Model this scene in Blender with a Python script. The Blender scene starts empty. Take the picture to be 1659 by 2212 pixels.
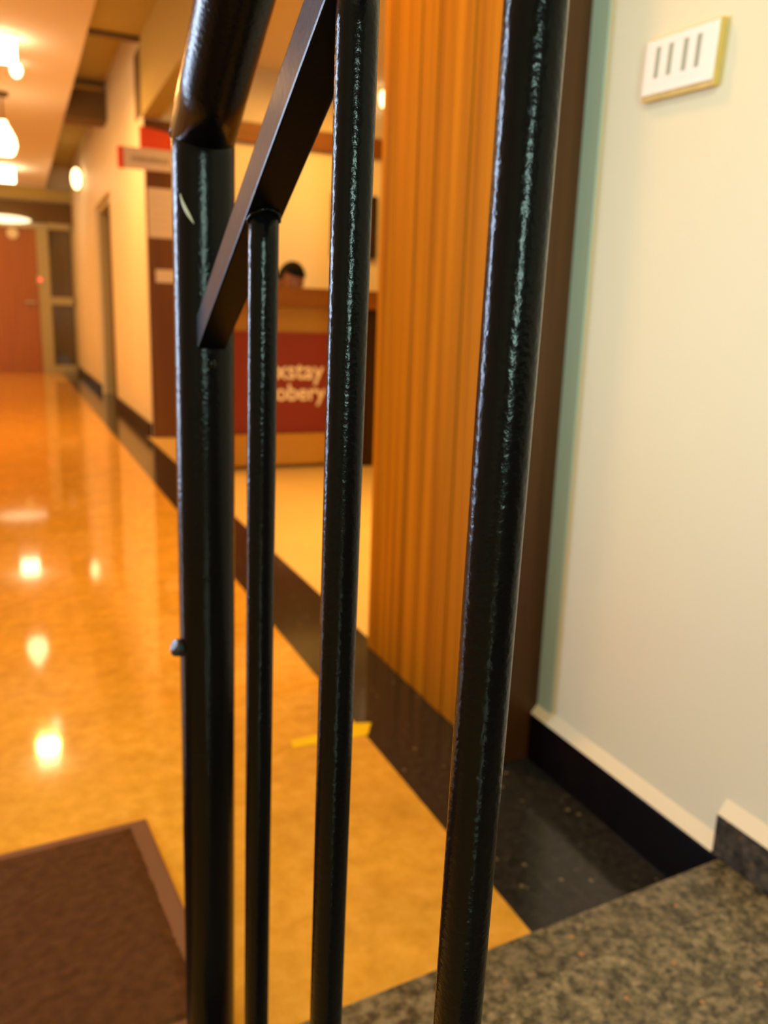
import bpy, bmesh, math, random
from mathutils import Vector, Matrix
random.seed(7)
S = bpy.context.scene
C = S.collection

# ------------------------------------------------------------------ camera, light, exposure
W, H, F = 1659, 2212, 1770.0
cam = bpy.data.cameras.new('camera')
cam.sensor_fit = 'HORIZONTAL'
cam.sensor_width = 5.3
cam.lens = F / W * 5.3
cam.clip_start = 0.01
cam.clip_end = 60
cam.dof.use_dof = True
cam.dof.focus_distance = 0.36
cam.dof.aperture_fstop = 1.8
cam.dof.aperture_blades = 0
cam_o = bpy.data.objects.new('camera', cam)
R = ((0.914, -0.062, 0.401), (-0.404, -0.216, 0.889), (0.032, -0.974, -0.223))
rot = Matrix(((R[0][0], -R[0][1], -R[0][2]), (R[1][0], -R[1][1], -R[1][2]), (R[2][0], -R[2][1], -R[2][2])))
cam_o.matrix_world = Matrix.Translation((0, 0, 0.86)) @ rot.to_quaternion().to_matrix().to_4x4()
C.objects.link(cam_o)
S.camera = cam_o

w = bpy.data.worlds.new('world')
S.world = w
w.use_nodes = True
w.node_tree.nodes['Background'].inputs[0].default_value = (0.35, 0.5, 0.75, 1)
w.node_tree.nodes['Background'].inputs[1].default_value = 0.05

S.view_settings.view_transform = 'Standard'
S.view_settings.look = 'None'
S.view_settings.exposure = 0.0
S.view_settings.gamma = 1.0
S.view_settings.use_curve_mapping = False

WARM = (1.0, 0.48, 0.12)


def area(name, loc, target, sx, sy, power, col, spread=180):
    l = bpy.data.lights.new(name, 'AREA')
    l.shape = 'RECTANGLE'
    l.size, l.size_y = sx, sy
    l.energy = power
    l.color = col
    l.spread = math.radians(spread)
    o = bpy.data.objects.new(name, l)
    o.location = loc
    o.rotation_euler = (Vector(target) - Vector(loc)).to_track_quat('-Z', 'Y').to_euler()
    C.objects.link(o)
    return o


# seen corridor downlights, with glowing panels built below, plus unseen ones added for light
DOWNLIGHTS_AND_ADDED = ((0.06, 6.38), (0.03, 11.7), (0.45, 1.95), (-0.9, 6.45), (-0.9, 9.2), (-0.9, 11.9))
for (x, y) in DOWNLIGHTS_AND_ADDED:
    area('downlight_and_added_glow', (x, y, 2.44 if x > 0 and y > 5 else 2.58), (x, y, 0), 0.14, 0.14, 26 if y < 3 else 29, WARM)
# unseen lights added to brighten the reception floor and back wall
area('added_reception_glow', (1.7, 2.9, 2.52), (1.6, 3.1, 0), 0.5, 0.5, 24, (1.0, 0.52, 0.10), 95)
area('added_reception_glow', (2.0, 5.3, 2.52), (2.0, 6.2, 1.2), 1.0, 0.3, 11, (1.0, 0.47, 0.08), 110)
# stairwell tube light above and behind the camera
area('stair_tube_glow', (-0.35, -0.2, 2.5), (0.93, 0.55, 0.9), 1.2, 0.12, 7.5, (1.0, 0.90, 0.64), 105)
# daylight through the glazed entrance in the left wall and the window at the back
area('entrance_daylight', (-1.57, 2.75, 1.15), (0.16, 0.5, 0.9), 0.34, 2.1, 15, (0.60, 0.75, 1.0), 62)
area('back_window_daylight', (-0.55, -2.57, 1.02), (0.2, 0.4, 0.9), 0.15, 0.7, 36, (0.66, 1.0, 0.84), 150)

# ------------------------------------------------------------------ helpers: materials


def nodes_of(name):
    m = bpy.data.materials.new(name)
    m.use_nodes = True
    nt = m.node_tree
    return m, nt, nt.nodes['Principled BSDF']


def plain(name, col, rough=0.6, spec=0.5, bump=0.0, bscale=60, var=0.0, vscale=4.0, coat=0.0):
    m, nt, b = nodes_of(name)
    b.inputs['Base Color'].default_value = (*col, 1)
    b.inputs['Roughness'].default_value = rough
    b.inputs['Specular IOR Level'].default_value = spec
    b.inputs['Coat Weight'].default_value = coat
    b.inputs['Coat Roughness'].default_value = 0.06
    tc = nt.nodes.new('ShaderNodeTexCoord')
    if var > 0:
        n = nt.nodes.new('ShaderNodeTexNoise')
        n.inputs['Scale'].default_value = vscale
        n.inputs['Detail'].default_value = 5
        nt.links.new(tc.outputs['Object'], n.inputs['Vector'])
        r = nt.nodes.new('ShaderNodeValToRGB')
        r.color_ramp.elements[0].position, r.color_ramp.elements[1].position = 0.3, 0.7
        r.color_ramp.elements[0].color = (*[c * (1 - var) for c in col], 1)
        r.color_ramp.elements[1].color = (*[min(1, c * (1 + var)) for c in col], 1)
        nt.links.new(n.outputs['Fac'], r.inputs['Fac'])
        nt.links.new(r.outputs['Color'], b.inputs['Base Color'])
    if bump > 0:
        n = nt.nodes.new('ShaderNodeTexNoise')
        n.inputs['Scale'].default_value = bscale
        n.inputs['Detail'].default_value = 4
        nt.links.new(tc.outputs['Object'], n.inputs['Vector'])
        bp = nt.nodes.new('ShaderNodeBump')
        bp.inputs['Strength'].default_value = bump
        bp.inputs['Distance'].default_value = 0.002
        nt.links.new(n.outputs['Fac'], bp.inputs['Height'])
        nt.links.new(bp.outputs['Normal'], b.inputs['Normal'])
    return m


def speckle(name, stops, scale, rough, scale2=None, spec=0.5, stretch=(1, 1, 1), blotch=0.0, flecks=None, rvar=0.0):
    """stone: a noise ramp, a second larger cloud, and a few bright flecks"""
    m, nt, b = nodes_of(name)
    L = nt.links.new
    b.inputs['Roughness'].default_value = rough
    b.inputs['Specular IOR Level'].default_value = spec
    tc = nt.nodes.new('ShaderNodeTexCoord')
    mp = nt.nodes.new('ShaderNodeMapping')
    mp.inputs['Scale'].default_value = stretch
    L(tc.outputs['Object'], mp.inputs['Vector'])
    n = nt.nodes.new('ShaderNodeTexNoise')
    n.inputs['Scale'].default_value = scale
    n.inputs['Detail'].default_value = 6
    n.inputs['Roughness'].default_value = 0.65
    L(mp.outputs['Vector'], n.inputs['Vector'])
    r = nt.nodes.new('ShaderNodeValToRGB')
    while len(r.color_ramp.elements) < len(stops):
        r.color_ramp.elements.new(0.5)
    for e, (p, c) in zip(r.color_ramp.elements, stops):
        e.position = p
        e.color = (*c, 1)
    L(n.outputs['Fac'], r.inputs['Fac'])
    out = r.outputs['Color']
    if blotch > 0:
        n2 = nt.nodes.new('ShaderNodeTexNoise')
        n2.inputs['Scale'].default_value = scale2 or scale / 6
        n2.inputs['Detail'].default_value = 3
        L(mp.outputs['Vector'], n2.inputs['Vector'])
        mr = nt.nodes.new('ShaderNodeMapRange')
        mr.inputs[1].default_value, mr.inputs[2].default_value = 0.3, 0.7
        mr.inputs[3].default_value, mr.inputs[4].default_value = 1 - blotch, 1 + blotch
        L(n2.outputs['Fac'], mr.inputs[0])
        mx = nt.nodes.new('ShaderNodeVectorMath')
        mx.operation = 'SCALE'
        L(out, mx.inputs[0])
        L(mr.outputs[0], mx.inputs['Scale'])
        out = mx.outputs[0]
    if flecks:
        v = nt.nodes.new('ShaderNodeTexVoronoi')
        v.inputs['Scale'].default_value = flecks[0]
        L(mp.outputs['Vector'], v.inputs['Vector'])
        lt = nt.nodes.new('ShaderNodeMath')
        lt.operation = 'LESS_THAN'
        lt.inputs[1].default_value = flecks[1]
        L(v.outputs['Distance'], lt.inputs[0])
        mix = nt.nodes.new('ShaderNodeMix')
        mix.data_type = 'RGBA'
        mix.inputs[7].default_value = (*flecks[2], 1)
        L(lt.outputs[0], mix.inputs[0])
        L(out, mix.inputs[6])
        out = mix.outputs[2]
    L(out, b.inputs['Base Color'])
    return m


def wood(name, dark, light, rough=0.45, sx=40, sz=1.2, axis='Z', spec=0.35):
    m, nt, b = nodes_of(name)
    L = nt.links.new
    b.inputs['Roughness'].default_value = rough
    b.inputs['Specular IOR Level'].default_value = spec
    tc = nt.nodes.new('ShaderNodeTexCoord')
    mp = nt.nodes.new('ShaderNodeMapping')
    mp.inputs['Scale'].default_value = (sx, sx, sz) if axis == 'Z' else (sz, sx, sx)
    L(tc.outputs['Object'], mp.inputs['Vector'])
    n = nt.nodes.new('ShaderNodeTexNoise')
    n.inputs['Scale'].default_value = 1.0
    n.inputs['Detail'].default_value = 5
    n.inputs['Distortion'].default_value = 0.4
    L(mp.outputs['Vector'], n.inputs['Vector'])
    r = nt.nodes.new('ShaderNodeValToRGB')
    r.color_ramp.elements[0].position, r.color_ramp.elements[1].position = 0.32, 0.68
    r.color_ramp.elements[0].color = (*dark, 1)
    r.color_ramp.elements[1].color = (*light, 1)
    L(n.outputs['Fac'], r.inputs['Fac'])
    L(r.outputs['Color'], b.inputs['Base Color'])
    return m


def glow(name, col, strength):
    m, nt, b = nodes_of(name)
    b.inputs['Base Color'].default_value = (*col, 1)
    b.inputs['Emission Color'].default_value = (*col, 1)
    b.inputs['Emission Strength'].default_value = strength
    return m


M = {}
M['black_paint'] = plain('black_gloss_paint', (0.003, 0.0025, 0.0025), 0.18, 0.13, bump=0.22, bscale=300)
M['bar_paint'] = plain('black_satin_paint', (0.002, 0.0015, 0.0015), 0.28, 0.09, bump=0.08, bscale=200)
M['floor'] = speckle('tan_polished_stone', [(0.3, (0.62, 0.325, 0.032)), (0.5, (0.73, 0.40, 0.05)), (0.7, (0.83, 0.475, 0.08))], 26, 0.06, 7, blotch=0.10)
M['white_floor'] = plain('cream_tile', (0.86, 0.64, 0.28), 0.2, var=0.04)
M['border'] = speckle('black_granite', [(0.35, (0.010, 0.010, 0.009)), (0.6, (0.028, 0.027, 0.022)), (0.75, (0.055, 0.05, 0.04))], 60, 0.14, flecks=(26, 0.10, (0.16, 0.13, 0.08)))
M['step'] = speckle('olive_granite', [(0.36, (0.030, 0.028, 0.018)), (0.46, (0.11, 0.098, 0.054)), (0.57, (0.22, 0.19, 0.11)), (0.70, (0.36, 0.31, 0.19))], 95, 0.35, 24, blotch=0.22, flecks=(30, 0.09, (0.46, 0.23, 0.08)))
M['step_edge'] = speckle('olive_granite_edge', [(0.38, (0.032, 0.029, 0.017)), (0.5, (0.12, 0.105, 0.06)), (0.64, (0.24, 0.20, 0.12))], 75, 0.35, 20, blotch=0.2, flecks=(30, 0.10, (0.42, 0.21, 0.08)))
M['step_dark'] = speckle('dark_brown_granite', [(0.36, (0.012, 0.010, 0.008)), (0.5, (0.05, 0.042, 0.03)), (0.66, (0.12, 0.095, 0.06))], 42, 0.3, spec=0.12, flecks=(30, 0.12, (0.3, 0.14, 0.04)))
M['skirt'] = plain('black_granite_skirting', (0.004, 0.003, 0.003), 0.25, 0.1, var=0.3, vscale=30)
M['wall_near'] = plain('cream_wall_paint', (0.78, 0.75, 0.54), 0.6, 0.3, bump=0.08, bscale=90, var=0.02, vscale=2)
M['plaster'] = plain('cream_plaster_fillet', (0.76, 0.70, 0.50), 0.6, 0.3)
M['teal'] = plain('teal_corner_guard', (0.40, 0.58, 0.58), 0.45)
M['wall_far'] = plain('corridor_cream_paint', (0.84, 0.78, 0.64), 0.5, 0.4, var=0.02)
M['ceiling'] = plain('ceiling_paint', (0.86, 0.78, 0.68), 0.8, 0.2)
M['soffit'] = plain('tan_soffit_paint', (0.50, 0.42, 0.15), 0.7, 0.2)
M['beam'] = plain('brown_beam_paint', (0.14, 0.085, 0.025), 0.6, 0.3)
M['wood'] = wood('orange_brown_laminate', (0.32, 0.110, 0.002), (0.66, 0.265, 0.004), 0.55, 38, 0.5, spec=0.12)
M['wood_dark'] = wood('dark_and_shaded_veneer', (0.06, 0.022, 0.005), (0.10, 0.038, 0.009), 0.4, 40, 1.0)  # on the end board this colour holds the shade; plain dark brown elsewhere
M['end_dark'] = plain('near_black_brown', (0.03, 0.012, 0.003), 0.5, 0.2)
M['panel_brown'] = wood('brown_laminate', (0.15, 0.055, 0.007), (0.20, 0.08, 0.01), 0.4, 30, 1.0)
M['door'] = wood('red_brown_door_veneer', (0.30, 0.10, 0.012), (0.40, 0.145, 0.02), 0.35, 30, 0.8)
M['door_frame'] = plain('olive_grey_frame', (0.42, 0.38, 0.22), 0.5)
M['counter_top'] = wood('counter_brown', (0.20, 0.07, 0.006), (0.26, 0.095, 0.01), 0.4, 30, 2, 'X')
M['counter_body'] = plain('counter_ochre', (0.45, 0.22, 0.02), 0.5, var=0.05)
M['red'] = plain('dark_red_board', (0.20, 0.014, 0.001), 0.6)
M['letter'] = plain('cream_lettering', (0.9, 0.78, 0.55), 0.5)
M['sign_red'] = plain('bright_red_board', (0.95, 0.09, 0.008), 0.45)
M['sign_white'] = plain('white_board', (0.86, 0.72, 0.60), 0.5)
M['ink'] = plain('grey_ink', (0.28, 0.20, 0.10), 0.7)
M['paper'] = plain('paper', (0.86, 0.74, 0.62), 0.7, 0.2)
M['black'] = plain('black_plastic', (0.012, 0.011, 0.010), 0.4)
M['print'] = plain('dark_print', (0.05, 0.03, 0.015), 0.3)
M['glass_dark'] = plain('dark_glass', (0.10, 0.075, 0.04), 0.08, 0.6)
M['metal'] = plain('brushed_metal', (0.5, 0.42, 0.3), 0.35)
M['mat'] = plain('brown_mat_pile', (0.090, 0.037, 0.011), 0.95, 0.1, bump=0.6, bscale=220, var=0.22, vscale=60)
M['mat_rim'] = plain('brown_rubber_rim', (0.17, 0.075, 0.035), 0.6, 0.3, var=0.1)
M['streak'] = plain('yellow_strip', (0.95, 0.68, 0.01), 0.4)
M['switch_white'] = plain('white_switch_plastic', (0.92, 0.88, 0.80), 0.4)
M['switch_yellow'] = plain('yellowed_plastic', (0.72, 0.50, 0.12), 0.5, var=0.12, vscale=60)
M['rocker_shade'] = plain('rocker_shade_grey', (0.33, 0.38, 0.27), 0.5)
M['skin'] = plain('skin', (0.38, 0.17, 0.08), 0.5)
M['hair'] = plain('black_hair', (0.004, 0.003, 0.002), 0.8, 0.2, bump=0.5, bscale=200)
M['shirt'] = plain('brown_shirt', (0.30, 0.14, 0.05), 0.8)
M['trousers'] = plain('dark_trousers', (0.02, 0.02, 0.025), 0.8)
M['eye'] = plain('eye_white', (0.8, 0.75, 0.7), 0.2)
M['lip'] = plain('lips', (0.30, 0.10, 0.06), 0.5)
M['glow_panel'] = glow('downlight_diffuser', (1.0, 0.80, 0.48), 11)
M['glow_bulb'] = glow('pendant_glass', (1.0, 0.72, 0.36), 9)
M['glow_spot'] = glow('spot_lens', (1.0, 0.85, 0.55), 5)
M['glow_sconce'] = glow('sconce_glass', (1.0, 0.72, 0.34), 6)
M['glow_door'] = glow('door_lamp_glass', (1.0, 0.82, 0.5), 2.0)
M['glow_red'] = glow('red_indicator', (1.0, 0.12, 0.08), 1.5)
M['sky_glass'] = glow('daylight_glass', (0.42, 0.6, 1.0), 0.6)
M['white_metal'] = plain('white_enamel', (0.8, 0.72, 0.6), 0.4)
M['stair_wall'] = plain('stairwell_paint', (0.62, 0.58, 0.5), 0.7)

# ------------------------------------------------------------------ helpers: shapes


def box(bm, lo, hi, mi=0):
    x0, y0, z0 = lo
    x1, y1, z1 = hi
    v = [bm.verts.new(p) for p in ((x0, y0, z0), (x1, y0, z0), (x1, y1, z0), (x0, y1, z0), (x0, y0, z1), (x1, y0, z1), (x1, y1, z1), (x0, y1, z1))]
    for f in ((0, 3, 2, 1), (4, 5, 6, 7), (0, 1, 5, 4), (1, 2, 6, 5), (2, 3, 7, 6), (3, 0, 4, 7)):
        fc = bm.faces.new([v[i] for i in f])
        fc.material_index = mi
    return v


def prism(bm, base, top):
    """closed solid between two matching polygons"""
    a = [bm.verts.new(p) for p in base]
    b = [bm.verts.new(p) for p in top]
    n = len(a)
    bm.faces.new(a[::-1])
    bm.faces.new(b)
    for i in range(n):
        bm.faces.new((a[i], a[(i + 1) % n], b[(i + 1) % n], b[i]))


def tube(bm, pts, rad, seg=24, cap=True):
    """round tube through the points; rad a number or one per point"""
    pts = [Vector(p) for p in pts]
    rings = []
    up = None
    for i, p in enumerate(pts):
        d = (pts[min(i + 1, len(pts) - 1)] - pts[max(i - 1, 0)]).normalized()
        if up is None:
            up = Vector((1, 0, 0)) if abs(d.x) < 0.9 else Vector((0, 0, 1))
        s = (up - d * up.dot(d)).normalized()
        t = d.cross(s)
        up = s
        r = rad[i] if isinstance(rad, (list, tuple)) else rad
        rings.append([bm.verts.new(p + (s * math.cos(a) + t * math.sin(a)) * r) for a in [2 * math.pi * k / seg for k in range(seg)]])
    for a, b in zip(rings, rings[1:]):
        for k in range(seg):
            f = bm.faces.new((a[k], a[(k + 1) % seg], b[(k + 1) % seg], b[k]))
            f.smooth = True
    if cap:
        bm.faces.new(rings[0][::-1])
        bm.faces.new(rings[-1])


def lathe(bm, c, prof, seg=24):
    """profile of (radius, z) turned about a vertical axis at c"""
    tube(bm, [(c[0], c[1], c[2] + z) for r, z in prof], [max(r, 1e-4) for r, z in prof], seg)


def blob(bm, c, r, seg=14, rings=8, smooth=True):
    m = Matrix.Translation(c) @ Matrix.Diagonal((*r, 1))
    res = bmesh.ops.create_uvsphere(bm, u_segments=seg, v_segments=rings, radius=1, matrix=m)
    for v in res['verts']:
        for f in v.link_faces:
            f.smooth = smooth


def obj(name, bm, mat, parent=None, bevel=0.0, seg=2, label=None):
    if bevel > 0:
        bmesh.ops.bevel(bm, geom=bm.edges[:], offset=bevel, segments=seg, affect='EDGES', profile=0.6)
    bmesh.ops.recalc_face_normals(bm, faces=bm.faces[:])
    me = bpy.data.meshes.new(name)
    bm.to_mesh(me)
    bm.free()
    for m in (mat if isinstance(mat, (list, tuple)) else [mat]):
        me.materials.append(m)
    o = bpy.data.objects.new(name, me)
    C.objects.link(o)
    if parent is not None:
        root = parent
        while root.parent:
            root = root.parent
        me.transform(Matrix.Translation(-root.location))
        o.parent = parent
    if label:
        o['label'] = label
    return o


def boxes(name, lst, mat, parent=None, bevel=0.0, label=None):
    bm = bmesh.new()
    for lo, hi in lst:
        box(bm, lo, hi)
    return obj(name, bm, mat, parent, bevel, label=label)


def thing(name, loc, label, cat, group=None):
    o = bpy.data.objects.new(name, None)
    o.location = loc
    o.empty_display_size = 0.05
    C.objects.link(o)
    o['label'] = label
    o['category'] = cat
    if group:
        o['group'] = group
    return o


def tag(o, label, cat, group=None):
    o['label'] = label
    o['category'] = cat
    if group:
        o['group'] = group
    return o


def struct(o, label=None):
    o['kind'] = 'structure'
    if label:
        o['label'] = label
    return o


def text(name, s, size, loc, mat, parent, ext=0.002, sx=1.0, weight=0.0):
    cu = bpy.data.curves.new(name, 'FONT')
    cu.body = s
    cu.size = size
    cu.extrude = ext
    cu.offset = weight
    t = bpy.data.objects.new(name, cu)
    C.objects.link(t)
    dg = bpy.context.evaluated_depsgraph_get()
    me = bpy.data.meshes.new_from_object(t.evaluated_get(dg))
    bpy.data.objects.remove(t)
    root = parent
    while root.parent:
        root = root.parent
    me.transform(Matrix.Translation(Vector(loc) - root.location) @ Matrix.Rotation(math.pi / 2, 4, 'X') @ Matrix.Diagonal((sx, 1, 1, 1)))
    me.materials.clear()
    me.materials.append(mat)
    o = bpy.data.objects.new(name, me)
    C.objects.link(o)
    o.parent = parent
    return o


# ------------------------------------------------------------------ the setting
XN, XF = 0.933, 0.893          # near stair wall plane, far corridor wall plane
YE = 13.35                     # end wall
floor = struct(boxes('floor', [((-1.6, -2.6, -0.1), (0.64, YE, 0.0))], M['floor']), 'polished tan stone corridor floor')
struct(boxes('trim_1', [((0.64, -2.6, -0.1), (0.862, YE, 0.0)), ((0.862, -2.6, -0.1), (XN, 1.93, 0.0)), ((0.862, 6.2, -0.1), (XF + 0.25, YE, 0.0))], M['border']), 'black granite border along the floor')
struct(boxes('floor_reception', [((0.862, 1.93, -0.1), (3.4, 6.2, 0.0))], M['white_floor']), 'pale cream floor inside the reception')

struct(boxes('wall_right', [((XN, -2.6, 0), (XN + 0.2, 1.274, 3.2))], M['wall_near']), 'cream wall beside the stairs')
struct(boxes('trim_2', [((XN - 0.003, 1.226, 0.1), (XN + 0.2, 1.276, 2.63))], M['teal']), 'teal painted strip at the end of the cream wall')
bm = bmesh.new()
box(bm, (XN - 0.018, 0.765, 0.0), (XN, 1.274, 0.1))
struct(obj('baseboard_right', bm, M['skirt'], bevel=0.002), 'black stone skirting below the cream wall')
bm = bmesh.new()
prism(bm, [(XN - 0.017, 0.79, 0.1), (XN, 0.79, 0.1), (XN, 0.79, 0.121)], [(XN - 0.017, 1.274, 0.1), (XN, 1.274, 0.1), (XN, 1.274, 0.121)])
prism(bm, [(XN - 0.017, -0.2, 0.166), (XN, -0.2, 0.166), (XN, -0.2, 0.187)], [(XN - 0.017, 0.787, 0.166), (XN, 0.787, 0.166), (XN, 0.787, 0.187)])
struct(obj('trim_3', bm, M['plaster']), 'cream plaster fillet above the skirting')

# far corridor wall with a recessed doorway
struct(boxes('wall_far_right', [((XF, 6.15, 0), (XF + 0.25, 8.35, 3.2)), ((XF, 8.35, 1.99), (XF + 0.25, 9.85, 3.2)), ((XF, 9.85, 0), (XF + 0.25, YE, 3.2)), ((XF + 0.2, 8.35, 0), (XF + 0.25, 9.85, 1.99))], M['wall_far']), 'cream corridor wall beyond the reception')
struct(boxes('baseboard_far', [((XF - 0.017, 6.15, 0), (XF, 8.35, 0.1)), ((XF - 0.017, 9.85, 0), (XF, YE, 0.1))], M['skirt'], bevel=0.002), 'black stone skirting of the far corridor wall')
d2 = struct(boxes('door_2', [((XF + 0.12, 8.42, 0.0), (XF + 0.16, 9.78, 1.93))], M['beam']), 'dark door set back in the corridor wall')
boxes('door_frame', [((XF + 0.04, 8.35, 0), (XF + 0.2, 8.42, 1.99)), ((XF + 0.04, 9.78, 0), (XF + 0.2, 9.85, 1.99)), ((XF + 0.04, 8.42, 1.93), (XF + 0.2, 9.78, 1.99))], M['door_frame'], d2)
boxes('door_handle', [((XF + 0.08, 8.55, 1.0), (XF + 0.12, 8.67, 1.03))], M['metal'], d2)

struct(boxes('wall_end', [((-1.6, YE, 0), (XF, YE + 0.2, 3.2))], M['wall_far']), 'end wall of the corridor')
# bands above the end door
struct(boxes('trim_4', [((-1.6, YE - 0.05, 2.13), (XF, YE, 2.41))], M['beam']), 'dark band above the end door')
struct(boxes('trim_5', [((-1.6, YE - 0.08, 2.43), (XF, YE, 2.6))], M['soffit']), 'tan band under the ceiling at the corridor end')
d1 = struct(boxes('door_1', [((-0.6, YE - 0.05, 0.0), (0.39, YE - 0.005, 2.04))], M['door']), 'red brown wooden door at the corridor end')
boxes('door_frame', [((0.39, YE - 0.09, 0), (0.55, YE - 0.001, 2.1)), ((-0.76, YE - 0.09, 0), (-0.6, YE - 0.001, 2.1)), ((-0.6, YE - 0.09, 2.04), (0.39, YE - 0.001, 2.1))], M['door_frame'], d1, label='olive grey door frame')
bm = bmesh.new()
tube(bm, [(0.085, YE - 0.055, 1.955), (0.085, YE - 0.07, 1.955)], 0.075, 20)
obj('door_plaque', bm, M['plaster'], d1, label='round pale plaque near the top')
bm = bmesh.new()
box(bm, (0.37, YE - 0.1, 1.27), (0.43, YE - 0.05, 1.39))
box(bm, (0.2, YE - 0.1, 1.0), (0.34, YE - 0.07, 1.03))
obj('door_handle', bm, M['metal'], d1, 0.003)
bm = bmesh.new()
blob(bm, (0.417, YE - 0.105, 1.335), (0.026, 0.012, 0.026), 12, 6)
obj('indicator', bm, M['glow_red'], d1, label='small red indicator')
w1 = struct(boxes('window_1', [((0.55, YE - 0.03, 0.12), (XF - 0.02, YE - 0.001, 2.1))], M['glass_dark']), 'dark glazed panel beside the end door')
boxes('window_frame', [((0.55, YE - 0.07, 2.04), (XF, YE - 0.03, 2.13)), ((0.55, YE - 0.07, 0.99), (XF, YE - 0.03, 1.1)), ((0.55, YE - 0.07, 0), (XF, YE - 0.03, 0.12)), ((XF - 0.03, YE - 0.07, 0), (XF, YE - 0.03, 2.13))], M['door_frame'], w1)

# ceilings
struct(boxes('ceiling', [((-1.6, -2.6, 2.6), (0.548, YE, 2.75))], M['ceiling']), 'pale corridor ceiling')
struct(boxes('ceiling_recess', [((0.548, -2.6, 2.65), (XN + 0.2, 6.1, 2.75)), ((0.548, 6.1, 2.9), (XF + 0.25, YE, 3.0))], M['soffit']), 'tan ceiling strip along the right wall')
struct(boxes('trim_6', [((0.548, 6.09, 2.625), (XF, 6.15, 2.72))], M['beam']), 'thin dark beam across the ceiling strip')
struct(boxes('trim_7', [((0.548, 8.3, 2.56), (XF, 8.6, 2.80))], M['beam']), 'dark beam across the ceiling strip by the doorway')
# lintel over the reception opening
struct(boxes('trim_8', [((0.882, 1.93, 2.165), (1.0, 6.12, 2.65))], M['soffit']), 'tan lintel over the reception opening')

struct(boxes('shadow_strip', [((XF - 0.006, 6.151, 2.2), (XF + 0.0, 6.45, 2.62))], M['beam']), 'shadow line painted as a dark strip at the end of the corridor wall')  # solid strip in place of the shadow line between lintel and wall
# reception room
struct(boxes('wall_reception', [((XF + 0.25, 6.2, 0), (3.4, 6.4, 2.75)), ((3.4, 1.9, 0), (3.6, 6.4, 2.75)), ((1.0, 1.75, 0), (3.6, 1.9, 2.75))], M['wall_far']), 'cream walls of the reception')
struct(boxes('ceiling_reception', [((1.0, 1.9, 2.6), (3.4, 6.2, 2.75))], M['ceiling']), 'ceiling of the reception')
struct(boxes('trim_9', [((1.33, 6.16, 2.10), (3.4, 6.2, 2.235))], M['counter_top'], bevel=0.004), 'wooden rail high on the reception wall')
# left wall with the glazed entrance, and the back wall with its window
struct(boxes('wall_left', [((-1.8, -2.6, 0), (-1.6, 2.35, 2.75)), ((-1.8, 3.15, 0), (-1.6, YE, 2.75)), ((-1.8, 2.35, 2.25), (-1.6, 3.15, 2.75))], M['wall_far']), 'corridor wall opposite')
w2 = struct(boxes('door_3', [((-1.70, 2.4, 0.05), (-1.69, 3.1, 2.2))], M['sky_glass']), 'glazed entrance door')
boxes('door_frame', [((-1.75, 2.35, 0), (-1.62, 2.4, 2.25)), ((-1.75, 3.1, 0), (-1.62, 3.15, 2.25)), ((-1.75, 2.4, 2.2), (-1.62, 3.1, 2.25)), ((-1.75, 2.4, 0), (-1.62, 3.1, 0.05))], M['white_metal'], w2)
struct(boxes('wall_back', [((-1.8, -2.8, 0), (-0.75, -2.6, 2.75)), ((-0.35, -2.8, 0), (1.15, -2.6, 2.75)), ((-0.75, -2.8, 0), (-0.35, -2.6, 0.6)), ((-0.75, -2.8, 1.7), (-0.35, -2.6, 2.75))], M['stair_wall']), 'wall behind the stairs')
w3 = struct(boxes('window_2', [((-0.72, -2.7, 0.63), (-0.38, -2.69, 1.67))], M['sky_glass']), 'narrow window behind the stairs')
boxes('window_frame', [((-0.75, -2.72, 0.6), (-0.72, -2.6, 1.7)), ((-0.38, -2.72, 0.6), (-0.35, -2.6, 1.7)), ((-0.72, -2.72, 0.6), (-0.38, -2.6, 0.63)), ((-0.72, -2.72, 1.67), (-0.38, -2.6, 1.7))], M['white_metal'], w3)

# ------------------------------------------------------------------ wooden wall cladding between the stairs and the reception
t = thing('wood_cladding', (0.88, 1.6, 0), 'orange brown wooden cladding of vertical planks between reception and cream wall', 'panelling')
boxes('backing', [((0.845, 1.285, 0.0), (1.0, 1.925, 2.65))], M['wood_dark'], t)
ys = [1.282, 1.352, 1.440, 1.505, 1.590, 1.655, 1.735, 1.800, 1.868, 1.935]
for i, (a, b) in enumerate(zip(ys, ys[1:])):
    bm = bmesh.new()
    d = random.uniform(0, 0.004)
    box(bm, (0.835 + d, a + 0.0015, 0.0), (0.852, b - 0.0015, 2.65))
    obj('plank', bm, M['wood'], t, 0.003)
bm = bmesh.new()
box(bm, (0.838, 1.272, 0.0), (0.932, 1.286, 2.65))
obj('end_board', bm, M['wood_dark'], t, 0.002, label='brown board closing the near end, its shade painted as a darker colour')  # shaded face of the cladding, darkened by its colour

# ------------------------------------------------------------------ stairs
st = thing('staircase', (0.5, 0.4, 0), 'olive grey granite stairs rising beside the cream wall', 'stairs')
X0, X1 = 0.10, XN - 0.002


def step_edge(x, z0=None):
    return 0.709 + 0.071 * x


def quadslab(name, ya, yb, z0, z1, mat, bevel=0.003, x1=X1, label=None):
    """slab between two lines y = ya(x) (near) and yb(x) (far)"""
    bm = bmesh.new()
    lo = [(X0, ya(X0), z0), (x1, ya(x1), z0), (x1, yb(x1), z0), (X0, yb(X0), z0)]
    prism(bm, lo, [(p[0], p[1], z1) for p in lo])
    return obj(name, bm, mat, st, bevel, label=label)


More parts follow.
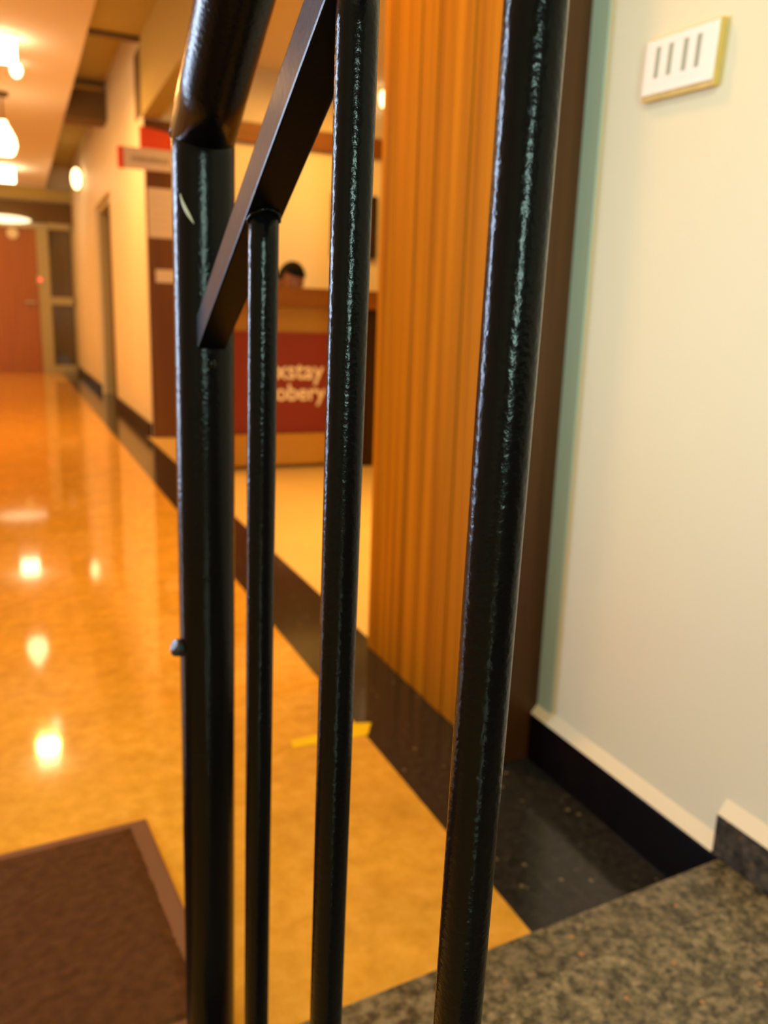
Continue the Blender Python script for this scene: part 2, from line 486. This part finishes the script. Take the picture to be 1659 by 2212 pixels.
joint = lambda x: 0.664 + 0.026 * x
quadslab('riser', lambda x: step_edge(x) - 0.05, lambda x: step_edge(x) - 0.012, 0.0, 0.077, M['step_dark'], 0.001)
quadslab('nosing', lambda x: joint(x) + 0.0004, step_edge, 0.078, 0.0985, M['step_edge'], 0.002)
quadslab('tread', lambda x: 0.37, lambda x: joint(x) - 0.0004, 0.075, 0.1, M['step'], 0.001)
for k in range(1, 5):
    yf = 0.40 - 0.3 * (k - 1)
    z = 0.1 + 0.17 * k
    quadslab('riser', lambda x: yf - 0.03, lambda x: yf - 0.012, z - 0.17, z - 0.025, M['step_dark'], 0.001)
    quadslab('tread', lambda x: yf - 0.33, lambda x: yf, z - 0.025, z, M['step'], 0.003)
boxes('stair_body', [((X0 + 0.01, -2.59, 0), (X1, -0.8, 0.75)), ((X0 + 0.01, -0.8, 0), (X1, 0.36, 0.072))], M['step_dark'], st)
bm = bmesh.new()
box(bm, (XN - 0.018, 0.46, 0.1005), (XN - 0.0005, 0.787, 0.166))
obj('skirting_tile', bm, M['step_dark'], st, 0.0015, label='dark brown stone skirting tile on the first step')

# ------------------------------------------------------------------ railing
XR = 0.159
rl = thing('stair_railing', (XR, 0.76, 0), 'black painted steel stair railing of round bars under a sloping handrail', 'railing')
# newel and handrail: one bent pipe, welded at the bend
bend = Vector((XR, 0.7530, 1.0135))
bm = bmesh.new()
n = 40
foot = Vector((XR, 0.792, 0.0))
pts = [foot.lerp(bend + Vector((0, 0, 0.004)), i / n) for i in range(n + 1)]
tube(bm, pts, 0.0268, 40)
obj('newel_post', bm, M['black_paint'], rl, label='thick round post at the foot')
hd = Vector((0, -0.1130, 0.0684)).normalized()
bm = bmesh.new()
p0 = bend - hd * 0.002
pts = [p0 + hd * (1.25 * i / 20) for i in range(21)]
tube(bm, pts, 0.0275, 40)
obj('handrail', bm, M['black_paint'], rl, label='sloping round handrail')
bm = bmesh.new()
pts = []
nrm = Vector((0, 0.5, 1)).normalized()
for k in range(33):
    a = 2 * math.pi * k / 32
    # weld ring round the mitre between post and handrail
    v = Vector((math.cos(a) * 0.0268, math.sin(a) * 0.0268, 0))
    v.z = -v.y * 0.30
    pts.append(bend + v)
tube(bm, pts, [0.0014 + 0.0007 * math.sin(k * 5.1) for k in range(33)], 8, cap=False)
obj('weld_bead', bm, M['black_paint'], rl)
# square bar under the handrail
sl = -0.5517
yA, yB = 0.733, -0.35
zr = lambda y: 1.0105 + sl * (y - 0.4128)
bm = bmesh.new()
T = 0.0288
prism(bm, [(XR - 0.0125, yA, zr(yA)), (XR + 0.0125, yA, zr(yA)), (XR + 0.0125, yA, zr(yA) + T), (XR - 0.0125, yA, zr(yA) + T)],
      [(XR - 0.0125, yB, zr(yB)), (XR + 0.0125, yB, zr(yB)), (XR + 0.0125, yB, zr(yB) + T), (XR - 0.0125, yB, zr(yB) + T)])
obj('square_bar', bm, M['bar_paint'], rl, 0.0016, label='sloping square bar the balusters are welded to')
# balusters, slightly out of plumb like the real ones
for (yt, zt, yb, zb) in ((0.5645, 0.93, 0.5960, 0.1006), (0.4013, 1.02, 0.4270, 0.1006), (0.2440, 1.106, 0.2640, 0.2706)):
    bm = bmesh.new()
    a, b = Vector((XR, yb, zb)), Vector((XR, yt, zt))
    tube(bm, [a.lerp(b, i / 40) for i in range(41)], 0.0104, 32)
    bo = obj('baluster', bm, M['black_paint'], rl)
    # lumpy weld where it meets the bar
    bm = bmesh.new()
    ring = []
    for k in range(25):
        an = 2 * math.pi * k / 24
        yy = yt + 0.0106 * math.sin(an)
        ring.append((XR + 0.0106 * math.cos(an), yy, zr(yy) - 0.001))
    tube(bm, ring, [0.0012 + 0.0006 * math.sin(k * 3.7) for k in range(25)], 8, cap=False)
    obj('weld_bead', bm, M['black_paint'], bo)
# small weld lump and the knob on the newel
bm = bmesh.new()
blob(bm, (XR - 0.0005, 0.7575 - 0.0268, 0.822), (0.004, 0.004, 0.0055), 12, 8)
obj('weld_bead', bm, M['black_paint'], rl)
bm = bmesh.new()
tube(bm, [(XR - 0.024, 0.770, 0.543), (XR - 0.033, 0.768, 0.545), (XR - 0.0345, 0.7675, 0.546)], [0.009, 0.0085, 0.004], 16)
obj('knob', bm, M['black'], rl, 0.0008, label='small black stud on the side of the post')
# scratch of bare paint on the newel
bm = bmesh.new()
sc = []
for k in range(9):
    u = k / 8
    an = math.radians(212 + 28 * u)
    sc.append((XR + 0.0268 * math.cos(an), 0.755 + 0.0268 * math.sin(an), 0.962 - 0.024 * u ** 0.8))
tube(bm, sc, [0.0004 + 0.0013 * math.sin(math.pi * k / 8) for k in range(9)], 6)
obj('scratch', bm, plain('worn_paint', (0.45, 0.45, 0.33), 0.5), rl, label='pale curved scratch on the post')

# ------------------------------------------------------------------ switch plate on the cream wall
yc, zc, tilt = 1.040, 1.251, math.radians(3.0)
sw = thing('switch_panel', (XN, yc, zc), 'white four rocker switch plate on a yellowed box, on the cream wall', 'switch')


def rotx(o):
    o.data.transform(Matrix.Rotation(tilt, 4, 'X') @ Matrix.Diagonal((0.62, 1, 1, 1)))
    return o


bm = bmesh.new()
box(bm, (XN - 0.016, yc - 0.076, zc - 0.044), (XN, yc + 0.076, zc + 0.044))
rotx(obj('back_box', bm, M['switch_yellow'], sw, 0.003, label='yellowed edge of the plate'))
bm = bmesh.new()
box(bm, (XN - 0.020, yc - 0.073, zc - 0.036), (XN - 0.0155, yc + 0.074, zc + 0.041))
fp = rotx(obj('face_plate', bm, M['switch_white'], sw, 0.0015))
for dy in (0.046, 0.019, -0.012, -0.038):
    bm = bmesh.new()
    y = yc + dy
    prism(bm, [(XN - 0.0195, y - 0.010, zc - 0.024), (XN - 0.0195, y + 0.010, zc - 0.024), (XN - 0.0195, y + 0.010, zc + 0.026), (XN - 0.0195, y - 0.010, zc + 0.026)],
          [(XN - 0.0207, y - 0.009, zc - 0.022), (XN - 0.0207, y + 0.009, zc - 0.022), (XN - 0.0205, y + 0.009, zc + 0.024), (XN - 0.0205, y - 0.009, zc + 0.024)])
    ro = rotx(obj('rocker', bm, M['switch_white'], sw, 0.0006))
    bm = bmesh.new()
    box(bm, (XN - 0.0213, y - 0.0045, zc - 0.014), (XN - 0.0200, y + 0.0045, zc + 0.029))
    rotx(obj('rocker_shade_strip', bm, M['rocker_shade'], ro, label='grey strip painted as the rocker shade'))  # raised grey strip stands in for shade on the rocker

# ------------------------------------------------------------------ mat and yellow strip on the floor
mt = thing('doormat', (-0.3, 1.05, 0), 'brown pile doormat with a smooth rubber rim on the tan floor', 'mat')
quad = [(0.161, 1.322), (0.198, 0.850), (-0.95, 0.775), (-0.95, 1.240)]
bm = bmesh.new()
prism(bm, [(x, y, 0.0005) for x, y in quad], [(x, y, 0.009) for x, y in quad])
obj('rim', bm, M['mat_rim'], mt, 0.004, label='smooth brown rubber rim')
inn = [(0.140, 1.306), (0.176, 0.870), (-0.93, 0.795), (-0.93, 1.226)]
bm = bmesh.new()
N = 44
grid = [[None] * (N + 1) for _ in range(N + 1)]
for i in range(N + 1):
    for j in range(N + 1):
        u, v = i / N, j / N
        x = (inn[0][0] * (1 - u) + inn[1][0] * u) * (1 - v) + (inn[3][0] * (1 - u) + inn[2][0] * u) * v
        y = (inn[0][1] * (1 - u) + inn[1][1] * u) * (1 - v) + (inn[3][1] * (1 - u) + inn[2][1] * u) * v
        e = min(u, 1 - u, v, 1 - v)
        grid[i][j] = bm.verts.new((x, y, 0.0092 + (0.004 if e > 0 else -0.002) + (random.uniform(-0.001, 0.001) if e > 0 else 0)))
for i in range(N):
    for j in range(N):
        bm.faces.new((grid[i][j], grid[i + 1][j], grid[i + 1][j + 1], grid[i][j + 1]))
obj('pile', bm, M['mat'], mt)

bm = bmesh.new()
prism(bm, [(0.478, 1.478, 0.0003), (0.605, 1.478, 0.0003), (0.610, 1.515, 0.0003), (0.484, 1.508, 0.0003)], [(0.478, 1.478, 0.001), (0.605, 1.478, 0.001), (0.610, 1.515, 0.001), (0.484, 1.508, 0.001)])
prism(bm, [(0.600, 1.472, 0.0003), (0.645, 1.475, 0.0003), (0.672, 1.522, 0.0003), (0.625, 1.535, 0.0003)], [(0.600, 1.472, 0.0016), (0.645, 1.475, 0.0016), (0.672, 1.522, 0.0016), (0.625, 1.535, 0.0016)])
tag(obj('floor_strip', bm, M['streak']), 'yellow strip on the floor at the edge of the black border', 'streak')  # thin yellow strip reaching onto the black border

# ------------------------------------------------------------------ reception counter
CY = 4.65
rc = thing('reception_counter', (1.5, 4.9, 0), 'ochre reception counter with brown top and dark red front sign', 'counter')
boxes('body', [((1.0, CY + 0.06, 0.10), (1.93, CY + 0.30, 0.945))], M['counter_body'], rc, 0.004)
boxes('plinth', [((1.0, CY + 0.08, 0.0), (1.93, CY + 0.28, 0.10))], M['counter_body'], rc)
boxes('base_board', [((1.0, CY, 0.03), (1.93, CY + 0.06, 0.21))], M['counter_body'], rc, 0.004)
boxes('counter_top', [((0.97, CY - 0.06, 0.945), (2.02, CY + 0.36, 1.05))], M['counter_top'], rc, 0.006, label='thick brown counter top')
boxes('end_panel', [((1.935, CY - 0.02, 0.0), (2.02, CY + 0.32, 0.944))], M['end_dark'], rc, 0.004, label='dark brown end panel')
sg = boxes('front_sign', [((1.06, CY + 0.03, 0.213), (1.93, CY + 0.06, 0.800))], M['red'], rc, 0.003, label='dark red sign board with cream lettering')
text('lettering', 'xstay', 0.150, (1.386, CY + 0.029, 0.532), M['letter'], sg, 0.003, 0.95, 0.0018)
text('lettering', 'obery', 0.136, (1.386, CY + 0.029, 0.408), M['letter'], sg, 0.003, 0.97, 0.0018)

# dark frame on the reception wall
pf = thing('picture_frame', (2.45, 6.18, 1.59), 'dark framed picture on the reception wall, right of the seated person', 'picture')
boxes('frame', [((2.27, 6.165, 1.36), (2.645, 6.199, 1.39)), ((2.27, 6.165, 1.79), (2.645, 6.199, 1.82)), ((2.27, 6.165, 1.39), (2.30, 6.199, 1.79)), ((2.615, 6.165, 1.39), (2.645, 6.199, 1.79))], M['black'], pf)
boxes('print', [((2.30, 6.18, 1.39), (2.615, 6.199, 1.79))], M['print'], pf)

# ------------------------------------------------------------------ notice panel, papers and signs
npn = thing('notice_board', (1.1, 6.15, 0), 'brown laminate notice panel beside the end of the cream corridor wall', 'panel')
boxes('board', [((0.897, 6.125, 0.0), (1.32, 6.149, 2.16))], M['panel_brown'], npn, 0.003)
boxes('edge_trim', [((1.32, 6.125, 0.0), (1.335, 6.149, 2.16))], M['wood_dark'], npn)


def paper(name, x0, x1, z0, z1, label):
    o = thing(name, ((x0 + x1) / 2, 6.12, z0), label, 'notice')
    boxes('sheet', [((x0, 6.121, z0), (x1, 6.1245, z1))], M['paper'], o)
    return o


pp = paper('notice_sheet', 0.905, 1.09, 1.40, 1.725, 'tall white paper notice pinned to the brown panel below the white sign')
for k in range(5):
    boxes('print_line', [((0.93, 6.1200, 1.66 - k * 0.05), (1.06 - 0.02 * (k % 2), 6.1212, 1.668 - k * 0.05))], M['plaster'], pp)
paper('notice_card', 0.945, 1.09, 1.10, 1.188, 'small white card on the brown panel under the tall notice')

sr = thing('red_sign', (0.95, 6.07, 1.96), 'bright red rectangular sign above the white hanging sign', 'sign')
bm = bmesh.new()
prism(bm, [(0.858, 6.06, 1.965), (1.06, 6.06, 1.945), (1.06, 6.06, 2.075), (0.858, 6.06, 2.100)], [(0.858, 6.09, 1.965), (1.06, 6.09, 1.945), (1.06, 6.09, 2.075), (0.858, 6.09, 2.100)])
obj('board', bm, M['sign_red'], sr, 0.003)
boxes('bracket', [((0.93, 6.09, 2.0), (0.98, 6.124, 2.03))], M['metal'], sr)
sw2 = thing('white_sign', (0.88, 6.05, 1.8), 'white sign with a red left end and grey lettering jutting past the wall', 'sign')
boxes('board', [((0.745, 6.03, 1.822), (1.06, 6.05, 1.958))], M['sign_white'], sw2, 0.003)
boxes('red_end', [((0.706, 6.028, 1.820), (0.7445, 6.052, 1.955))], M['sign_red'], sw2, 0.002, label='red left end')
boxes('bracket', [((0.93, 6.05, 1.87), (0.98, 6.124, 1.90))], M['metal'], sw2)
bm = bmesh.new()
x = 0.795
while x < 1.03:
    wd = random.uniform(0.012, 0.022)
    h = random.choice((0.03, 0.03, 0.042))
    box(bm, (x, 6.0282, 1.868), (x + 0.005, 6.0298, 1.868 + h))
    box(bm, (x + wd * 0.6, 6.0282, 1.868), (x + wd * 0.6 + 0.004, 6.0298, 1.868 + 0.03))
    box(bm, (x, 6.0282, 1.868 + 0.024), (x + wd * 0.7, 6.0298, 1.868 + 0.03))
    x += wd + 0.006
lt = obj('lettering', bm, M['ink'], sw2, label='blurred grey lettering')

# ------------------------------------------------------------------ lamps
for i, (x, y) in enumerate(DOWNLIGHTS_AND_ADDED):
    if i > 1:
        continue
    o = thing('ceiling_light', (x, y, 2.6), ('square glowing ceiling lamp nearest the railing, in front of the hanging pendant' if i == 0 else 'square glowing ceiling lamp down the corridor, behind the hanging pendant'), 'ceiling light', 'square corridor ceiling lamps')
    q, zl = (0.078, 2.455) if i == 0 else (0.12, 2.43)
    boxes('mount_plate', [((x - q, y - q, 2.585), (x + q, y + q, 2.5995))], M['white_metal'], o, 0.002)
    boxes('glass_box', [((x - q + 0.004, y - q + 0.004, zl), (x + q - 0.004, y + q - 0.004, 2.585))], M['glow_panel'], o, 0.006, label='glowing square glass')
px, py = 0.035, 7.9
pd = thing('pendant_lamp', (px, py, 2.6), 'glowing glass pendant lamp hanging from the corridor ceiling', 'lamp')
bm = bmesh.new()
lathe(bm, (px, py, 2.6), [(0.05, -0.03), (0.055, -0.012), (0.05, -0.001)], 20)
obj('canopy', bm, M['beam'], pd, label='dark ceiling canopy')
bm = bmesh.new()
tube(bm, [(px, py, 2.57), (px, py, 2.38)], 0.006, 8)
obj('cord', bm, M['black'], pd)
bm = bmesh.new()
lathe(bm, (px, py, 2.12), [(0.001, 0), (0.06, 0.004), (0.075, 0.02), (0.095, 0.08), (0.085, 0.14), (0.055, 0.20), (0.03, 0.24), (0.025, 0.265), (0.001, 0.27)], 24)
obj('glass_shade', bm, M['glow_bulb'], pd)
so = thing('spot_lamp', (0.14, 6.95, 2.6), 'small round spot lamp hanging just beyond the nearer square downlight', 'lamp')
bm = bmesh.new()
tube(bm, [(0.14, 6.95, 2.599), (0.14, 6.95, 2.585)], 0.03, 16)
obj('mount', bm, M['white_metal'], so)
bm = bmesh.new()
blob(bm, (0.14, 6.95, 2.55), (0.04, 0.04, 0.052), 16, 10)
obj('lens', bm, M['glow_spot'], so, label='glowing lens')
sc_ = thing('wall_lamp', (XF, 11.1, 2.35), 'small glowing wall lamp on the cream corridor wall', 'lamp')
bm = bmesh.new()
tube(bm, [(XF - 0.0005, 11.1, 2.42), (XF - 0.03, 11.1, 2.42)], 0.045, 16)
obj('mount', bm, M['white_metal'], sc_)
bm = bmesh.new()
blob(bm, (XF - 0.08, 11.1, 2.45), (0.055, 0.055, 0.12), 16, 10)
obj('glass', bm, M['glow_sconce'], sc_)
dl = thing('door_lamp', (-0.05, YE - 0.1, 2.1), 'long oval lamp glowing above the end door', 'lamp')
bm = bmesh.new()
box(bm, (-0.35, YE - 0.08, 2.135), (0.25, YE - 0.051, 2.16))
obj('mount', bm, M['white_metal'], dl)
bm = bmesh.new()
blob(bm, (-0.02, YE - 0.12, 2.135), (0.36, 0.05, 0.055), 20, 10)
obj('glass', bm, M['glow_door'], dl)
rl2 = thing('wall_lamp', (2.63, 6.2, 2.45), 'small lamp shining high on the reception wall above the dark frame', 'lamp')
bm = bmesh.new()
tube(bm, [(2.645, 6.1995, 2.5), (2.645, 6.12, 2.5)], 0.02, 16)
obj('mount', bm, M['white_metal'], rl2)
bm = bmesh.new()
blob(bm, (2.645, 6.12, 2.505), (0.026, 0.026, 0.06), 16, 10)
obj('glass', bm, M['glow_sconce'], rl2)

# ------------------------------------------------------------------ person behind the counter
P0 = Vector((1.715, 5.53, 0.0))
ps = thing('person', P0, 'person with short black hair seated behind the counter, head bowed', 'person')


def skin_mesh(verts, edges, radii, sub=2):
    me = bpy.data.meshes.new('tmp')
    me.from_pydata(verts, edges, [])
    o = bpy.data.objects.new('tmp', me)
    C.objects.link(o)
    sk = o.modifiers.new('skin', 'SKIN')
    for v, r in zip(me.skin_vertices[0].data, radii):
        v.radius = (r, r) if not isinstance(r, tuple) else r
        v.use_root = False
    me.skin_vertices[0].data[0].use_root = True
    sb = o.modifiers.new('sub', 'SUBSURF')
    sb.levels = sb.render_levels = sub
    dg = bpy.context.evaluated_depsgraph_get()
    res = bpy.data.meshes.new_from_object(o.evaluated_get(dg))
    bpy.data.objects.remove(o)
    return res


# local frame: x right of the picture, -y toward the camera, z up; seat at 0.47
V, E_, RD = [], [], []


def joint_(p, r, to=None):
    V.append(p)
    RD.append(r)
    if to is not None:
        E_.append((to, len(V) - 1))
    return len(V) - 1


pel = joint_((0, 0.02, 0.53), (0.15, 0.11))
ab = joint_((0, 0.0, 0.66), (0.135, 0.10), pel)
ch = joint_((0, -0.02, 0.82), (0.155, 0.11), ab)
sh = joint_((0, -0.02, 0.93), (0.10, 0.08), ch)
nk = joint_((0.0, -0.045, 0.99), 0.056, sh)
n2 = joint_((0.0, -0.065, 1.03), 0.056, nk)
for s in (-1, 1):
    a1 = joint_((s * 0.17, -0.02, 0.90), 0.062, sh)
    a2 = joint_((s * 0.23, -0.08, 0.66), 0.046, a1)
    a3 = joint_((s * 0.12, -0.27, 0.70), 0.034, a2)
    a4 = joint_((s * 0.09, -0.32, 0.705), (0.036, 0.020), a3)
    for k in range(4):
        f1 = joint_((s * (0.055 + 0.022 * k), -0.372 - 0.008 * (1.5 - abs(k - 1.5)), 0.700), 0.0095, a4)
        f2 = joint_((s * (0.053 + 0.022 * k), -0.405 - 0.010 * (1.5 - abs(k - 1.5)), 0.683), 0.008, f1)
    th = joint_((s * 0.045, -0.335, 0.700), 0.0095, a4)
    joint_((s * 0.03, -0.36, 0.688), 0.008, th)
    l1 = joint_((s * 0.10, -0.10, 0.52), 0.085, pel)
    l2 = joint_((s * 0.12, -0.40, 0.50), 0.062, l1)
    l3 = joint_((s * 0.12, -0.36, 0.10), 0.042, l2)
    l4 = joint_((s * 0.13, -0.43, 0.045), 0.038, l3)
body_me = skin_mesh(V, E_, RD, 1)
bm = bmesh.new()
bm.from_mesh(body_me)
# head: a shaped egg, bowed and turned a little to the right
hm = Matrix.Translation((0.0, -0.105, 1.125)) @ Matrix.Rotation(math.radians(24), 4, 'Z') @ Matrix.Rotation(math.radians(22), 4, 'X')


def head_shape(bm, grow=0.0, keep=None):
    res = bmesh.ops.create_uvsphere(bm, u_segments=28, v_segments=20, radius=1)
    vs = res['verts']
    for v in vs:
        x, y, z = v.co
        wx = 0.076 * (1 - 0.22 * max(0, -z))
        p = Vector((x * (wx + grow), y * (0.096 + grow), z * (0.118 + grow)))
        if z < -0.2 and y < 0:
            p.y -= 0.012 * (-z)
        # nose, brow, chin, eye hollows
        if y < 0 and keep is None:
            p.y -= 0.022 * math.exp(-((x * 0.076 / 0.014) ** 2) - (((z + 0.16) / 0.16) ** 2))
            p.y += 0.008 * math.exp(-(((abs(x) - 0.42) / 0.2) ** 2) - (((z - 0.06) / 0.14) ** 2))
            p.y -= 0.006 * math.exp(-((x / 0.35) ** 2) - (((z + 0.86) / 0.16) ** 2))
        v.co = p
    return vs


vs = head_shape(bm)
for v in vs:
    v.co = hm @ v.co
    for f in v.link_faces:
        f.smooth = True
for s in (-1, 1):
    m_ = hm @ Matrix.Translation((s * 0.077, 0.008, -0.012)) @ Matrix.Diagonal((0.010, 0.020, 0.032, 1))
    bmesh.ops.create_uvsphere(bm, u_segments=12, v_segments=8, radius=1, matrix=m_)
for v in bm.verts:
    v.co = v.co + P0
for f in bm.faces:
    f.smooth = True
body = obj('body', bm, M['skin'], ps)
# hair: a cap over the crown, sides and back of the head
bm = bmesh.new()
vs = head_shape(bm, 0.011, 'hair')
dele = [v for v in vs if (v.co.y < 0 and v.co.z < 0.048 - 0.10 * max(0.0, v.co.y + 0.07)) or v.co.z < -0.06]
bmesh.ops.delete(bm, geom=dele, context='VERTS')
for v in bm.verts:
    n_ = math.sin(v.co.x * 190) * math.sin(v.co.y * 170 + 1) * 0.0022
    v.co = hm @ (v.co * (1 + n_ * 8)) + P0
for f in bm.faces:
    f.smooth = True
obj('hair', bm, M['hair'], ps, label='short black hair')
for s in (-1, 1):
    bm = bmesh.new()
    bmesh.ops.create_uvsphere(bm, u_segments=10, v_segments=8, radius=1, matrix=Matrix.Translation(P0) @ hm @ Matrix.Translation((s * 0.031, -0.079, 0.008)) @ Matrix.Diagonal((0.013, 0.008, 0.007, 1)))
    e = obj('eye', bm, M['eye'], ps)
    bm = bmesh.new()
    bmesh.ops.create_uvsphere(bm, u_segments=8, v_segments=6, radius=1, matrix=Matrix.Translation(P0) @ hm @ Matrix.Translation((s * 0.031, -0.086, 0.007)) @ Matrix.Diagonal((0.0055, 0.003, 0.0055, 1)))
    obj('iris', bm, M['hair'], e)
bm = bmesh.new()
bmesh.ops.create_uvsphere(bm, u_segments=12, v_segments=6, radius=1, matrix=Matrix.Translation(P0) @ hm @ Matrix.Translation((0, -0.090, -0.062)) @ Matrix.Diagonal((0.022, 0.008, 0.006, 1)))
obj('mouth', bm, M['lip'], ps)


def cloth(name, mat, test, grow):
    bm = bmesh.new()
    bm.from_mesh(body_me)
    bm.normal_update()
    dele = [f for f in bm.faces if not test(f.calc_center_median())]
    bmesh.ops.delete(bm, geom=dele, context='FACES')
    left, isl = set(bm.verts), []
    while left:
        st_, grp = [left.pop()], []
        while st_:
            v = st_.pop()
            grp.append(v)
            for e in v.link_edges:
                q = e.other_vert(v)
                if q in left:
                    left.discard(q)
                    st_.append(q)
        isl.append(grp)
    isl.sort(key=len)
    if len(isl) > 1:
        bmesh.ops.delete(bm, geom=[v for g in isl[:-1] for v in g], context='VERTS')
    bm.normal_update()
    nn = [(v, v.normal.copy()) for v in bm.verts]
    for v, n_ in nn:
        v.co = v.co + n_ * grow + P0
    for f in bm.faces:
        f.smooth = True
    return obj(name, bm, mat, ps)


def is_leg(c):
    return c.z < 0.56 and c.y < -0.04 or c.z < 0.54


cloth('shirt', M['shirt'], lambda c: not is_leg(c) and c.z < 0.985 and c.z > 0.5 and not (abs(c.x) < 0.5 and c.y < -0.19), 0.010)
cloth('trousers', M['trousers'], lambda c: is_leg(c) and c.z > 0.09 and c.z < 0.66 and not (c.y < -0.2 and c.z > 0.6), 0.009)
bpy.data.meshes.remove(body_me)
for s in (-1, 1):
    bm = bmesh.new()
    blob(bm, P0 + Vector((s * 0.13, -0.41, 0.046)), (0.05, 0.12, 0.045), 14, 8)
    obj('shoe', bm, M['black'], ps)
# stool under the person
sl_ = thing('swivel_stool', (P0.x, P0.y + 0.02, 0), 'dark swivel stool the seated person sits on behind the counter', 'stool')
bm = bmesh.new()
lathe(bm, (P0.x, P0.y + 0.02, 0.36), [(0.17, 0), (0.2, 0.012), (0.2, 0.045), (0.18, 0.06)], 24)
obj('seat', bm, M['black'], sl_)
bm = bmesh.new()
tube(bm, [(P0.x, P0.y + 0.02, 0.04), (P0.x, P0.y + 0.02, 0.36)], 0.025, 12)
obj('column', bm, M['metal'], sl_)
bm = bmesh.new()
lathe(bm, (P0.x, P0.y + 0.02, 0.0), [(0.2, 0.0), (0.2, 0.012), (0.04, 0.045)], 24)
obj('base', bm, M['metal'], sl_)
